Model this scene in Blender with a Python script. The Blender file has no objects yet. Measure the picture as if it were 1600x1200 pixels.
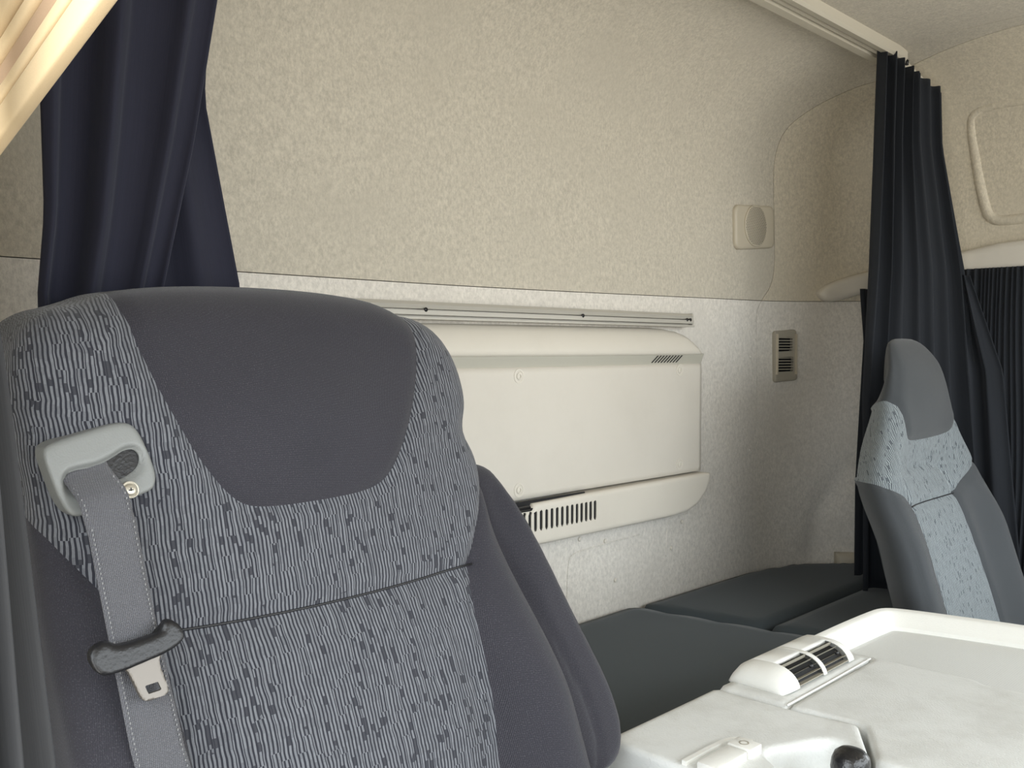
import bpy, bmesh, math, random
import numpy as np
from mathutils import Vector, Matrix

# ------------------------------------------------------------------ scale
GS = 1.12          # metres per layout unit
EYE = 1.10         # eye height above the cab floor, layout units
def W(v):          # layout point (eye at the origin) -> world point
    v = np.asarray(v, float).reshape(-1, 3)
    return (v + np.array([0, 0, EYE])) * GS

scene = bpy.context.scene
COL = scene.collection
random.seed(4)
RNG = np.random.RandomState(7)

# ------------------------------------------------------------------ camera
FPX = 1450.0
cam_d = bpy.data.cameras.new('camera')
cam = bpy.data.objects.new('camera', cam_d)
COL.objects.link(cam)
cam_d.sensor_width = 36.0
cam_d.lens = FPX / 1600 * 36.0
cam_d.clip_start = 0.02
cam.location = (0, 0, EYE * GS)
pitch = math.atan(55 / FPX)
cam.rotation_euler = (math.pi / 2 - pitch, 0, -math.pi / 4)
scene.camera = cam

# ------------------------------------------------------------------ light: overcast sky through the windscreen, the open door and the side window
world = bpy.data.worlds.new('overcast_sky')
scene.world = world
world.use_nodes = True
bg = world.node_tree.nodes['Background']
# uniform overcast sky above the horizon, warm ground below it, brightened to lift the upper walls
wt = world.node_tree
w_geo = wt.nodes.new('ShaderNodeTexCoord'); w_sep = wt.nodes.new('ShaderNodeSeparateXYZ')
w_map = wt.nodes.new('ShaderNodeMapRange'); w_mix = wt.nodes.new('ShaderNodeMix'); w_mix.data_type = 'RGBA'
wt.links.new(w_geo.outputs['Generated'], w_sep.inputs[0])
wt.links.new(w_sep.outputs[2], w_map.inputs[0])
w_map.inputs[1].default_value = -0.02; w_map.inputs[2].default_value = 0.02
wt.links.new(w_map.outputs[0], w_mix.inputs[0])
w_mix.inputs[6].default_value = (0.58, 0.565, 0.53, 1)      # ground
w_mix.inputs[7].default_value = (0.90, 0.96, 1.0, 1)      # sky
wt.links.new(w_mix.outputs[2], bg.inputs[0])
bg.inputs[1].default_value = 14.0
scene.view_settings.view_transform = 'Standard'
scene.view_settings.look = 'None'
scene.view_settings.exposure = -1.12
scene.view_settings.gamma = 1.0
scene.view_settings.use_curve_mapping = False

def portal(name, centre, rot, sx, sy):
    d = bpy.data.lights.new(name, 'AREA')
    d.shape = 'RECTANGLE'
    d.size, d.size_y = sx * GS, sy * GS
    d.cycles.is_portal = True
    o = bpy.data.objects.new(name, d)
    o.location = W(centre)[0]
    o.rotation_euler = rot
    COL.objects.link(o)
    o['kind'] = 'structure'
portal('window_portal_windscreen', (1.18, -0.94, 0.13), (math.pi / 2, 0, 0), 2.1, 0.98)
portal('window_portal_door', (0.0, 0.17, -0.1), (0, -math.pi / 2, 0), 1.0, 0.86)

# ------------------------------------------------------------------ materials
def lin(c):
    return tuple(((x / 255) / 12.92 if x / 255 <= 0.04045 else ((x / 255 + 0.055) / 1.055) ** 2.4) for x in c) + (1.0,)

class NT:
    def __init__(s, name):
        s.m = bpy.data.materials.new(name)
        s.m.use_nodes = True
        s.t = s.m.node_tree
        s.b = s.t.nodes['Principled BSDF']
    def n(s, kind, **kw):
        nd = s.t.nodes.new(kind)
        for k, v in kw.items():
            setattr(nd, k, v)
        return nd
    def link(s, a, b):
        s.t.links.new(a, b)
    def math(s, op, a, b=None, c=None):
        nd = s.n('ShaderNodeMath', operation=op)
        for i, v in enumerate((a, b, c)):
            if v is None: continue
            if isinstance(v, (int, float)): nd.inputs[i].default_value = v
            else: s.link(v, nd.inputs[i])
        return nd.outputs[0]
    def mix(s, f, a, b):
        nd = s.n('ShaderNodeMix', data_type='RGBA')
        for i, v in ((0, f), (6, a), (7, b)):
            if isinstance(v, (int, float)): nd.inputs[i].default_value = v
            elif isinstance(v, tuple): nd.inputs[i].default_value = v
            else: s.link(v, nd.inputs[i])
        return nd.outputs[2]
    def noise(s, vec, scale, detail=2, rough=0.5):
        nd = s.n('ShaderNodeTexNoise')
        nd.inputs['Scale'].default_value = scale
        nd.inputs['Detail'].default_value = detail
        nd.inputs['Roughness'].default_value = rough
        if vec is not None: s.link(vec, nd.inputs['Vector'])
        return nd.outputs[0]
    def ramp(s, v, lo, hi):
        nd = s.n('ShaderNodeMapRange')
        nd.interpolation_type = 'SMOOTHSTEP'
        s.link(v, nd.inputs[0])
        nd.inputs[1].default_value = lo
        nd.inputs[2].default_value = hi
        return nd.outputs[0]
    def mapping(s, vec, scale):
        nd = s.n('ShaderNodeMapping')
        nd.inputs['Scale'].default_value = scale
        s.link(vec, nd.inputs[0])
        return nd.outputs[0]
    def coord(s, which='Object'):
        return s.n('ShaderNodeTexCoord').outputs[which]
    def geo(s):
        return s.n('ShaderNodeNewGeometry').outputs['Position']
    def bump(s, h, strength, dist=0.002):
        nd = s.n('ShaderNodeBump')
        nd.inputs['Strength'].default_value = strength
        nd.inputs['Distance'].default_value = dist
        s.link(h, nd.inputs['Height'])
        s.link(nd.outputs[0], s.b.inputs['Normal'])
    def color(s, c):
        if isinstance(c, tuple): s.b.inputs['Base Color'].default_value = c
        else: s.link(c, s.b.inputs['Base Color'])
    def rough(s, r, spec=0.5):
        s.b.inputs['Roughness'].default_value = r
        s.b.inputs['Specular IOR Level'].default_value = spec

def felt(name, c, var=0.10, dirt=0.12):
    k = NT(name)
    p = k.geo()
    base = lin(c)
    dark = tuple(x * (1 - var * 2.2) for x in base[:3]) + (1,)
    lite = tuple(min(1, x * (1 + var)) for x in base[:3]) + (1,)
    fib = k.noise(k.mapping(p, (1, 1, 0.6)), 210, 3, 0.75)
    big = k.noise(p, 4.5, 3, 0.6)
    blot = k.noise(p, 90, 3, 0.6)
    v = k.math('ADD', k.math('MULTIPLY', k.ramp(fib, 0.3, 0.7), 0.62), k.math('MULTIPLY', k.ramp(blot, 0.3, 0.7), 0.38))
    col = k.mix(v, dark, lite)
    stain = tuple(x * (1 - dirt) for x in base[:3]) + (1,)
    k.color(k.mix(k.math('MULTIPLY', k.ramp(big, 0.45, 0.72), 0.55), col, stain))
    k.rough(0.95, 0.15)
    k.b.inputs['Sheen Weight'].default_value = 0.15
    k.bump(fib, 0.5, 0.002)
    return k.m

def plastic(name, c, rough=0.45, grain=0.25, dirt=0.0, spec=0.5, gscale=700):
    k = NT(name)
    p = k.geo()
    base = lin(c)
    g = k.noise(p, gscale, 2, 0.5)
    if dirt:
        n1 = k.noise(p, 9, 5, 0.65)
        n2 = k.noise(k.mapping(p, (3, 0.8, 1)), 40, 4, 0.7)
        f = k.math('MULTIPLY', k.math('ADD', k.ramp(n1, 0.42, 0.75), k.math('MULTIPLY', k.ramp(n2, 0.55, 0.8), 0.6)), dirt)
        k.color(k.mix(f, base, (base[0] * 0.62, base[1] * 0.60, base[2] * 0.56, 1)))
    else:
        k.color(base)
    k.rough(rough, spec)
    if grain: k.bump(g, grain, 0.0008)
    return k.m

def weave(name, c, c2, scale=900.0, sheen=0.25, bump=0.35):
    """plain woven cloth: fine diagonal twill of two tones"""
    k = NT(name)
    uv = k.coord('UV')
    sep = k.n('ShaderNodeSeparateXYZ'); k.link(uv, sep.inputs[0])
    a = k.math('SINE', k.math('MULTIPLY', k.math('ADD', sep.outputs[0], sep.outputs[1]), scale * 3.1))
    b = k.math('SINE', k.math('MULTIPLY', k.math('SUBTRACT', sep.outputs[0], k.math('MULTIPLY', sep.outputs[1], 2.2)), scale * 2.3))
    h = k.math('MULTIPLY', a, b)
    n = k.noise(uv, 900, 2, 0.6)
    big = k.noise(uv, 12, 3, 0.5)
    f = k.math('ADD', k.math('MULTIPLY', k.ramp(h, 0.1, 0.9), 0.55), k.math('MULTIPLY', k.ramp(n, 0.52, 0.75), 0.5))
    f = k.math('MULTIPLY', f, k.math('ADD', 0.65, k.math('MULTIPLY', big, 0.6)))
    k.color(k.mix(f, lin(c), lin(c2)))
    k.rough(0.9, 0.2)
    k.b.inputs['Sheen Weight'].default_value = sheen
    k.b.inputs['Sheen Roughness'].default_value = 0.4
    k.bump(h, bump, 0.0006)
    return k.m

def dash_cloth(name, dark, light, pitch=0.0039, seg=0.022):
    """seat cloth: upright broken ribs of light yarn on a dark ground"""
    k = NT(name)
    uv = k.coord('UV')
    sep = k.n('ShaderNodeSeparateXYZ'); k.link(uv, sep.inputs[0])
    wob = k.noise(uv, 14, 2, 0.5)
    wob2 = k.noise(k.mapping(uv, (1, 1.6, 1)), 55, 1, 0.5)
    u = k.math('ADD', sep.outputs[0], k.math('MULTIPLY', k.math('SUBTRACT', wob, 0.5), 0.008))
    u = k.math('ADD', u, k.math('MULTIPLY', k.math('SUBTRACT', wob2, 0.5), 0.0018))
    # broad cells jump sideways by part of a rib
    colw = k.math('FLOOR', k.math('DIVIDE', u, pitch * 2.0))
    w1 = k.n('ShaderNodeTexWhiteNoise', noise_dimensions='1D'); k.link(colw, w1.inputs['W'])
    v = k.math('ADD', k.math('DIVIDE', sep.outputs[1], seg), k.math('MULTIPLY', w1.outputs[0], 7.3))
    cell = k.math('FLOOR', v)
    comb = k.n('ShaderNodeCombineXYZ'); k.link(colw, comb.inputs[0]); k.link(cell, comb.inputs[1])
    w2 = k.n('ShaderNodeTexWhiteNoise', noise_dimensions='2D'); k.link(comb.outputs[0], w2.inputs['Vector'])
    shift = k.math('MULTIPLY', k.math('GREATER_THAN', w2.outputs[0], 0.72), 0.45)
    fu = k.math('FRACT', k.math('ADD', k.math('DIVIDE', u, pitch), shift))
    rib = k.math('SUBTRACT', 1.0, k.ramp(k.math('ABSOLUTE', k.math('SUBTRACT', fu, 0.5)), 0.18, 0.33))
    core = k.ramp(k.math('ABSOLUTE', k.math('SUBTRACT', fu, 0.5)), 0.0, 0.10)       # each rib is two yarns
    rib = k.math('MULTIPLY', rib, k.math('ADD', 0.68, k.math('MULTIPLY', core, 0.32)))
    # single ribs break off now and then
    coln = k.math('FLOOR', k.math('ADD', k.math('DIVIDE', u, pitch), shift))
    w3 = k.n('ShaderNodeTexWhiteNoise', noise_dimensions='1D'); k.link(coln, w3.inputs['W'])
    v2 = k.math('ADD', k.math('DIVIDE', sep.outputs[1], seg * 0.33), k.math('MULTIPLY', w3.outputs[0], 11.7))
    cell2 = k.math('FLOOR', v2)
    comb2 = k.n('ShaderNodeCombineXYZ'); k.link(coln, comb2.inputs[0]); k.link(cell2, comb2.inputs[1])
    w4 = k.n('ShaderNodeTexWhiteNoise', noise_dimensions='2D'); k.link(comb2.outputs[0], w4.inputs['Vector'])
    patch = k.noise(uv, 22, 2, 0.5)
    thr = k.math('ADD', 0.04, k.math('MULTIPLY', k.ramp(patch, 0.5, 0.72), 0.16))
    on = k.math('GREATER_THAN', w4.outputs[0], thr)
    f = k.math('MULTIPLY', rib, k.math('ADD', 0.2, k.math('MULTIPLY', on, 0.8)))
    fine = k.noise(uv, 1500, 2, 0.6)
    f = k.math('MULTIPLY', f, k.math('ADD', 0.6, k.math('MULTIPLY', fine, 0.75)))
    f = k.math('MULTIPLY', f, k.math('ADD', 0.72, k.math('MULTIPLY', w4.outputs[0], 0.42)))
    k.color(k.mix(f, lin(dark), lin(light)))
    k.rough(0.9, 0.2)
    k.b.inputs['Sheen Weight'].default_value = 0.2
    k.bump(f, 0.4, 0.0012)
    return k.m

def curtain_mat(name, c):
    k = NT(name)
    uv = k.coord('UV')
    big = k.noise(uv, 6, 2, 0.5)
    ln = k.noise(k.mapping(uv, (260, 1.5, 1)), 1, 2, 0.6)
    base = lin(c)
    f = k.math('ADD', k.math('MULTIPLY', big, 0.5), k.math('MULTIPLY', ln, 0.5))
    k.color(k.mix(f, tuple(x * 0.7 for x in base[:3]) + (1,), tuple(x * 1.35 for x in base[:3]) + (1,)))
    k.rough(0.85, 0.25)
    k.b.inputs['Sheen Weight'].default_value = 0.1
    k.b.inputs['Sheen Tint'].default_value = (0.8, 0.85, 1.0, 1)
    k.bump(ln, 0.2, 0.001)
    return k.m

def metal(name, c, rough=0.3):
    k = NT(name)
    k.color(lin(c)); k.b.inputs['Metallic'].default_value = 0.75
    k.b.inputs['Roughness'].default_value = rough
    n = k.noise(k.geo(), 300, 3, 0.6)
    k.bump(n, 0.1, 0.0005)
    return k.m

M = {}
M['felt_upper'] = felt('warm_beige_headliner_felt', (194, 187, 171), 0.10)
M['felt_side'] = felt('warm_beige_side_felt', (206, 197, 178), 0.11)
M['felt_lower'] = felt('cool_lit_wall_felt', (218, 213, 204), 0.10, 0.15)  # greyer and paler than the upper felt: cooler, brighter light put into the colour
M['ceiling'] = M['felt_upper'] = felt('pale_headliner', (196, 189, 174), 0.11)
M['gap'] = plastic('dark_joint', (112, 104, 90), 0.9, 0)
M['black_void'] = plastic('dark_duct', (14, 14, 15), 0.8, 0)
M['cream'] = plastic('cream_plastic', (210, 204, 192), 0.5, 0.25, 0.06)
M['cream_plate'] = plastic('cream_painted_plate', (206, 200, 189), 0.55, 0.12, 0.08)
M['cream_strip'] = plastic('greyish_strip', (172, 169, 157), 0.6, 0.1)
M['beige_trim'] = plastic('beige_door_trim', (214, 190, 152), 0.42, 0.2)
M['tan_trim'] = plastic('tan_seal', (176, 148, 120), 0.6, 0.2)
M['bezel'] = plastic('beige_bezel', (188, 179, 160), 0.5, 0.15)
M['vent_frame'] = plastic('grey_beige_vent', (158, 152, 138), 0.5, 0.15)
M['rail'] = plastic('pale_rail', (196, 190, 175), 0.35, 0.05)
M['alu'] = plastic('grey_aluminium_rail', (178, 174, 164), 0.35, 0.05)
M['console'] = plastic('grained_grey_plastic', (218, 219, 216), 0.5, 0.6, 0.42, 0.5, 420)
M['console_lt'] = plastic('pale_grey_plastic', (226, 225, 219), 0.45, 0.4, 0.08, 0.5, 420)
M['black_plastic'] = plastic('black_plastic', (26, 26, 28), 0.38, 0.5, 0, 0.5, 350)
M['black_knob'] = plastic('grained_black_knob', (24, 24, 26), 0.3, 0.9, 0, 0.6, 260)
M['guide'] = plastic('grey_grained_guide', (122, 124, 122), 0.45, 0.4, 0, 0.5, 600)
M['dash'] = dash_cloth('striped_seat_cloth', (40, 41, 48), (114, 116, 121))
M['dash_p'] = dash_cloth('striped_seat_cloth_lit', (70, 76, 82), (150, 158, 160))  # paler, flatter copy of the driver cloth: light and distance painted in
M['dark_cloth'] = weave('charcoal_seat_cloth', (43, 42, 48), (92, 91, 97), 900.0, 0.2)
M['dark_cloth_p'] = weave('charcoal_seat_cloth_lit', (62, 65, 68), (88, 91, 94))  # brighter copy of the charcoal cloth, daylight on the far seat painted in
M['mattress'] = weave('black_mattress_cover', (62, 69, 73), (82, 89, 93), 500, 0.15, 0.2)
M['curtain_l'] = curtain_mat('navy_black_curtain', (36, 37, 50))
M['curtain_r'] = curtain_mat('blue_black_curtain', (33, 36, 41))
M['curtain_g'] = curtain_mat('dark_grey_curtain', (56, 56, 57))
M['webbing'] = weave('grey_webbing', (86, 86, 90), (124, 124, 128), 700, 0.2, 0.6)
M['thread'] = plastic('pale_thread', (122, 122, 123), 0.8, 0)
M['steel'] = metal('worn_steel', (118, 113, 107), 0.45)
M['screw'] = metal('zinc_screw', (196, 190, 176), 0.4)
M['floor'] = plastic('dark_rubber_floor', (70, 68, 66), 0.8, 0.5)

# ------------------------------------------------------------------ object helpers
def tag(o, label, cat, group=None):
    o['label'] = label; o['category'] = cat
    if group: o['group'] = group
    return o

def thing(name, base, label, cat, group=None):
    o = bpy.data.objects.new(name, None)
    o.empty_display_size = 0.05
    o.location = W(base)[0]
    COL.objects.link(o)
    return tag(o, label, cat, group)

def abs_loc(o):
    v = Vector(o.location)
    while o.parent:
        o = o.parent
        v = v + Vector(o.location)
    return v

def make(name, verts, faces, mat, parent=None, uv=None, smooth=True, kind=None, label=None, sharp=None):
    """verts in layout units"""
    v = W(verts)
    org = np.array(abs_loc(parent)) if parent is not None else np.array([v[:, 0].mean(), v[:, 1].mean(), v[:, 2].min()])
    me = bpy.data.meshes.new(name)
    me.from_pydata([tuple(x) for x in v - org], [], [tuple(int(i) for i in f) for f in faces])
    if uv is not None:
        l = me.uv_layers.new(name='UVMap')
        idx = np.empty(len(me.loops), dtype=np.int32)
        me.loops.foreach_get('vertex_index', idx)
        l.data.foreach_set('uv', np.asarray(uv, np.float32)[idx].ravel())
    me.materials.append(M[mat] if isinstance(mat, str) else mat)
    if smooth:
        me.polygons.foreach_set('use_smooth', [True] * len(me.polygons))
        if sharp: me.set_sharp_from_angle(angle=math.radians(sharp))
    me.validate(); me.update()
    o = bpy.data.objects.new(name, me)
    COL.objects.link(o)
    if parent is not None: o.parent = parent
    else: o.location = org
    if kind: o['kind'] = kind
    if label: o['label'] = label
    return o

def share(src, shift, parent):
    o = src.copy()
    COL.objects.link(o)
    o.parent = parent
    o.location = Vector(src.location) + Vector(shift) * GS
    return o

def box_mesh(lo, hi, bevel=0.0, seg=2):
    bm = bmesh.new()
    bmesh.ops.create_cube(bm, size=1)
    lo = Vector(lo); hi = Vector(hi)
    for v in bm.verts:
        v.co = Vector(((lo.x + hi.x) / 2 + v.co.x * (hi.x - lo.x), (lo.y + hi.y) / 2 + v.co.y * (hi.y - lo.y), (lo.z + hi.z) / 2 + v.co.z * (hi.z - lo.z)))
    if bevel:
        bmesh.ops.bevel(bm, geom=bm.edges[:], offset=bevel, segments=seg, affect='EDGES', profile=0.5)
    bm.verts.index_update()
    vs = np.array([v.co[:] for v in bm.verts]); fs = [[v.index for v in f.verts] for f in bm.faces]
    bm.free()
    return vs, fs

def box(name, lo, hi, mat, parent=None, bevel=0.0, rot=None, **kw):
    vs, fs = box_mesh(lo, hi, bevel)
    if rot is not None:
        c = vs.mean(0); vs = (vs - c) @ np.array(rot).T + c
    return make(name, vs, fs, mat, parent, sharp=35, **kw)

def join(parts):
    vs = []; fs = []; n = 0
    for v, f in parts:
        vs.append(np.asarray(v)); fs += [[i + n for i in q] for q in f]; n += len(v)
    return np.vstack(vs), fs

def sweep(path, prof, closed_prof=True, up=(0, 0, 1), caps=True):
    """sweep a 2D profile (side, up) along a 3D path"""
    path = np.asarray(path, float); prof = np.asarray(prof, float)
    n, m = len(path), len(prof)
    tan = np.gradient(path, axis=0); tan /= np.linalg.norm(tan, axis=1)[:, None]
    up = np.array(up, float)
    vs = []
    for i in range(n):
        s = np.cross(tan[i], up); s /= np.linalg.norm(s); u = np.cross(s, tan[i])
        vs.append(path[i] + prof[:, :1] * s + prof[:, 1:] * u)
    vs = np.vstack(vs); fs = []
    mm = m if closed_prof else m - 1
    for i in range(n - 1):
        for j in range(mm):
            a = i * m + j; b = i * m + (j + 1) % m
            fs.append([a, b, b + m, a + m])
    if caps and closed_prof:
        fs.append(list(range(m))[::-1]); fs.append([(n - 1) * m + j for j in range(m)])
    return vs, fs

def tube(path, r, seg=8, up=(0, 0.13, 1)):
    a = np.linspace(0, 2 * np.pi, seg, endpoint=False)
    return sweep(path, np.c_[np.cos(a) * r, np.sin(a) * r], up=up)

def lathe(c, axis, prof, seg=24):
    """prof: (radius, height along axis)"""
    axis = np.array(axis, float); axis /= np.linalg.norm(axis)
    t = np.array([1, 0, 0]) if abs(axis[0]) < 0.9 else np.array([0, 1, 0])
    x = np.cross(axis, t); x /= np.linalg.norm(x); y = np.cross(axis, x)
    a = np.linspace(0, 2 * np.pi, seg, endpoint=False)
    vs = []
    for r, h in prof:
        vs += [np.array(c) + axis * h + r * (np.cos(q) * x + np.sin(q) * y) for q in a]
    fs = []
    for i in range(len(prof) - 1):
        for j in range(seg):
            fs.append([i * seg + j, i * seg + (j + 1) % seg, (i + 1) * seg + (j + 1) % seg, (i + 1) * seg + j])
    fs.append([j for j in range(seg)][::-1]); fs.append([(len(prof) - 1) * seg + j for j in range(seg)])
    return np.array(vs), fs

def chaikin(p, n=2, closed=True):
    p = np.asarray(p, float)
    for _ in range(n):
        q = np.roll(p, -1, 0) if closed else p[1:]
        a = p if closed else p[:-1]
        r = np.empty((2 * len(a), p.shape[1])); r[0::2] = a * .75 + q * .25; r[1::2] = a * .25 + q * .75
        p = r if closed else np.vstack([p[:1], r, p[-1:]])
    return p

def nearest(P, poly, closed=True):
    poly = np.asarray(poly, float)
    A = poly if closed else poly[:-1]
    B = np.roll(poly, -1, 0) if closed else poly[1:]
    D = B - A; L2 = (D ** 2).sum(1) + 1e-18
    best = np.full(len(P), 1e9); idx = np.zeros(len(P), int); tt = np.zeros(len(P))
    for i in range(len(A)):
        t = np.clip(((P - A[i]) @ D[i]) / L2[i], 0, 1)
        d = np.hypot(*(P - A[i] - t[:, None] * D[i]).T)
        k = d < best
        best[k] = d[k]; idx[k] = i; tt[k] = t[k]
    return best, idx, tt

def inside(P, poly):
    poly = np.asarray(poly, float); c = np.zeros(len(P), bool)
    x, y = P[:, 0], P[:, 1]
    for (x0, y0), (x1, y1) in zip(poly, np.roll(poly, -1, 0)):
        k = (y0 > y) != (y1 > y)
        c ^= k & (x < (x1 - x0) * (y - y0) / (y1 - y0 + 1e-18) + x0)
    return c

def sd(P, poly):
    d, _, _ = nearest(P, poly)
    return np.where(inside(P, poly), d, -d)

class Sheet:
    """a fine grid over a 2D layout that can be cut along curves"""
    def __init__(s, a0, a1, b0, b1, step, stepb=None):
        stepb = stepb or step
        na = int(math.ceil((a1 - a0) / step)) + 1; nb = int(math.ceil((b1 - b0) / stepb)) + 1
        A, B = np.meshgrid(np.linspace(a0, a1, na), np.linspace(b0, b1, nb), indexing='ij')
        s.v = [tuple(x) for x in np.c_[A.ravel(), B.ravel()]]
        i = np.arange(na * nb).reshape(na, nb)
        s.f = np.stack([i[:-1, :-1], i[1:, :-1], i[1:, 1:], i[:-1, 1:]], -1).reshape(-1, 4).tolist()
    def cut(s, faces, fn):
        """-> (faces with fn>0, faces with fn<0)"""
        val = list(fn(np.array(s.v)))
        pos, neg, cache = [], [], {}
        for f in faces:
            vs = [val[i] for i in f]
            if min(vs) >= 0: pos.append(f); continue
            if max(vs) <= 0: neg.append(f); continue
            p, q = [], []
            for i, a in enumerate(f):
                b = f[(i + 1) % len(f)]
                va, vb = val[a], val[b]
                if va >= 0: p.append(a)
                if va <= 0: q.append(a)
                if (va > 0 and vb < 0) or (va < 0 and vb > 0):
                    key = (a, b) if a < b else (b, a)
                    if key not in cache:
                        t = val[key[0]] / (val[key[0]] - val[key[1]])
                        A, B = s.v[key[0]], s.v[key[1]]
                        s.v.append((A[0] + t * (B[0] - A[0]), A[1] + t * (B[1] - A[1])))
                        cache[key] = len(s.v) - 1
                        val.append(0.0)
                    p.append(cache[key]); q.append(cache[key])
            if len(p) > 2: pos.append(p)
            if len(q) > 2: neg.append(q)
        return pos, neg
    def extract(s, faces):
        used = sorted({i for f in faces for i in f})
        m = {u: k for k, u in enumerate(used)}
        return np.array([s.v[i] for i in used]), [[m[i] for i in f] for f in faces]

def rim(verts, faces, off):
    """fold the free edges of a panel back by the offset vectors"""
    cnt = {}
    for f in faces:
        for i, a in enumerate(f):
            b = f[(i + 1) % len(f)]
            if (b, a) in cnt: cnt.pop((b, a))
            else: cnt[(a, b)] = 1
    idx = {}
    vs = list(verts); fs = list(faces)
    for a, b in cnt:
        for q in (a, b):
            if q not in idx:
                idx[q] = len(vs); vs.append(verts[q] + off[q])
        fs.append([b, a, idx[a], idx[b]])
    return np.array(vs), fs

def arcs(e, R, depth):
    """distance e inside an edge -> (inset, drop) of a rounded edge"""
    ang = np.clip((R - e) / R, 0, np.pi / 2)
    ins = np.where(e >= R, e, R - R * np.sin(ang))
    drop = np.where(e >= R, 0, R - R * np.cos(ang))
    rest = np.clip((R - np.pi / 2 * R) - e, 0, depth)
    return ins, drop + rest

def crease_sum(P, creases):
    c = np.zeros(len(P))
    for poly, dep, wid, closed in creases:
        d, _, _ = nearest(P, poly, closed)
        c += dep * np.exp(-(d / wid) ** 2)
    return c

def soft(outline, R, depth, step, mapf, regions, creases=(), uvscale=1.0, stepb=None):
    """rounded panel over an outline; regions: [(name, field or None)] -> dict of (verts, faces, uv)"""
    outline = np.asarray(outline, float)
    ext = max(0.0, depth - R) + (np.pi / 2 - 1) * R
    lo = outline.min(0) - ext - step; hi = outline.max(0) + ext + step
    sh = Sheet(lo[0], hi[0], lo[1], hi[1], step, stepb)
    keep, _ = sh.cut(sh.f, lambda P: sd(P, outline) + ext)
    out = {}
    nrm = np.roll(outline, -1, 0) - outline
    area = 0.5 * np.sum(outline[:, 0] * np.roll(outline[:, 1], -1) - np.roll(outline[:, 0], -1) * outline[:, 1])
    nrm = np.c_[-nrm[:, 1], nrm[:, 0]] * np.sign(area)
    nrm /= np.linalg.norm(nrm, axis=1)[:, None] + 1e-12
    vn = nrm + np.roll(nrm, 1, 0); vn /= np.linalg.norm(vn, axis=1)[:, None] + 1e-12
    rest = keep
    res = []
    for name, field in regions:
        if field is None: res.append((name, rest)); rest = []
        else:
            a, rest = sh.cut(rest, field)
            if name: res.append((name, a))
    for name, fc in res:
        if not fc: continue
        P, F = sh.extract(fc)
        d, i, t = nearest(P, outline)
        e = np.where(inside(P, outline), d, -d)
        A = outline[i]; B = outline[(i + 1) % len(outline)]
        foot = A + t[:, None] * (B - A)
        g = vn[i] * (1 - t[:, None]) + vn[(i + 1) % len(outline)] * t[:, None]
        g /= np.linalg.norm(g, axis=1)[:, None] + 1e-12
        ins, drop = arcs(e, R, depth)
        Q = np.where((e < R)[:, None], foot + g * ins[:, None], P)
        cr = crease_sum(P, creases)
        out[name] = (mapf(Q[:, 0], Q[:, 1], drop, cr), F, P * uvscale * GS)
    return out

def sm(x, a, b):
    t = np.clip((np.asarray(x, float) - a) / (b - a), 0, 1)
    return t * t * (3 - 2 * t)

# ================================================================== THE SHELL OF THE CAB
ZC, RZ, RC, XW, YW = 0.655, 0.24, 0.30, 2.25, 1.15
L0 = XW - RC
LA = L0 + RC * math.pi / 2
def shell(u, w, push=0.0):
    """u along the rear wall, round the corner and forward along the right wall; w up the wall and over the cove"""
    ang = np.clip((w - (ZC - RZ)) / RZ, 0, np.pi / 2)
    ins = np.where(w < ZC - RZ, 0, RZ - RZ * np.cos(ang))
    z = np.where(w < ZC - RZ, w, ZC - RZ + RZ * np.sin(ang))
    th = np.clip((u - L0) / RC, 0, np.pi / 2)
    nx, ny = np.sin(th), np.cos(th)                         # outward
    bx = np.where(u < L0, u, np.where(u < LA, L0 + RC * np.sin(th), XW))
    by = np.where(u < L0, YW, np.where(u < LA, YW - RC + RC * np.cos(th), YW - RC - (u - LA)))
    cx, cz = np.cos(ang), np.sin(ang)
    hx, hy = -ins * nx, -ins * ny
    return np.c_[bx + hx + push * nx * cx, by + hy + push * ny * cx, z + push * cz]

seam_pts = [(3.9, .757), (2.665, .752), (2.591, .741), (2.507, .720), (2.428, .690), (2.36, .668), (2.295, .655), (2.223, .641), (2.134, .601), (2.072, .558), (2.037, .519), (2.027, .473), (2.024, .421), (2.026, .299), (2.032, .192), (2.02, .146), (1.989, .117), (1.966, .085), (1.972, 0.0), (1.975, -.237), (1.98, -.53), (1.98, -1.2)]
side_poly = np.array(seam_pts + [(4.6, -1.2), (4.6, .757)])
side_poly = np.vstack([chaikin(np.array(seam_pts), 2, False), [(4.6, -1.2), (4.6, .757)]])
emb = chaikin(np.array([(2.95, .535), (2.60, .542), (2.515, .540), (2.503, .50), (2.513, .414), (2.53, .33), (2.545, .288), (2.60, .286), (2.95, .30)]), 2, True)
fold = np.array([(2.155, -.50), (2.17, -.40), (2.235, -.30)])
sh = Sheet(-0.05, 4.25, -1.10, ZC - RZ + RZ * math.pi / 2, 0.0125)
GAP = 0.0007
hs = lambda P: P[:, 1] - (0.104 + 0.012 * sm(P[:, 0], .9, 2.3))
sidef = lambda P: sd(P, side_poly)
window_poly = chaikin(np.array([(2.55, -.42), (3.85, -.42), (3.85, .15), (2.55, .16)]), 2)
side, rear = sh.cut(sh.f, lambda P: sidef(P) - GAP)
_, rear = sh.cut(rear, lambda P: sidef(P) + GAP)
def halves(fc):
    up, lo = sh.cut(fc, lambda P: hs(P) - GAP)
    _, lo = sh.cut(lo, lambda P: hs(P) + GAP)
    return up, lo
rear_up, rear_lo = halves(rear)
side_up, side_lo = halves(side)
_, side_lo = sh.cut(side_lo, lambda P: sd(P, window_poly))
crs = [(fold, 0.012, 0.03, False)]
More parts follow.
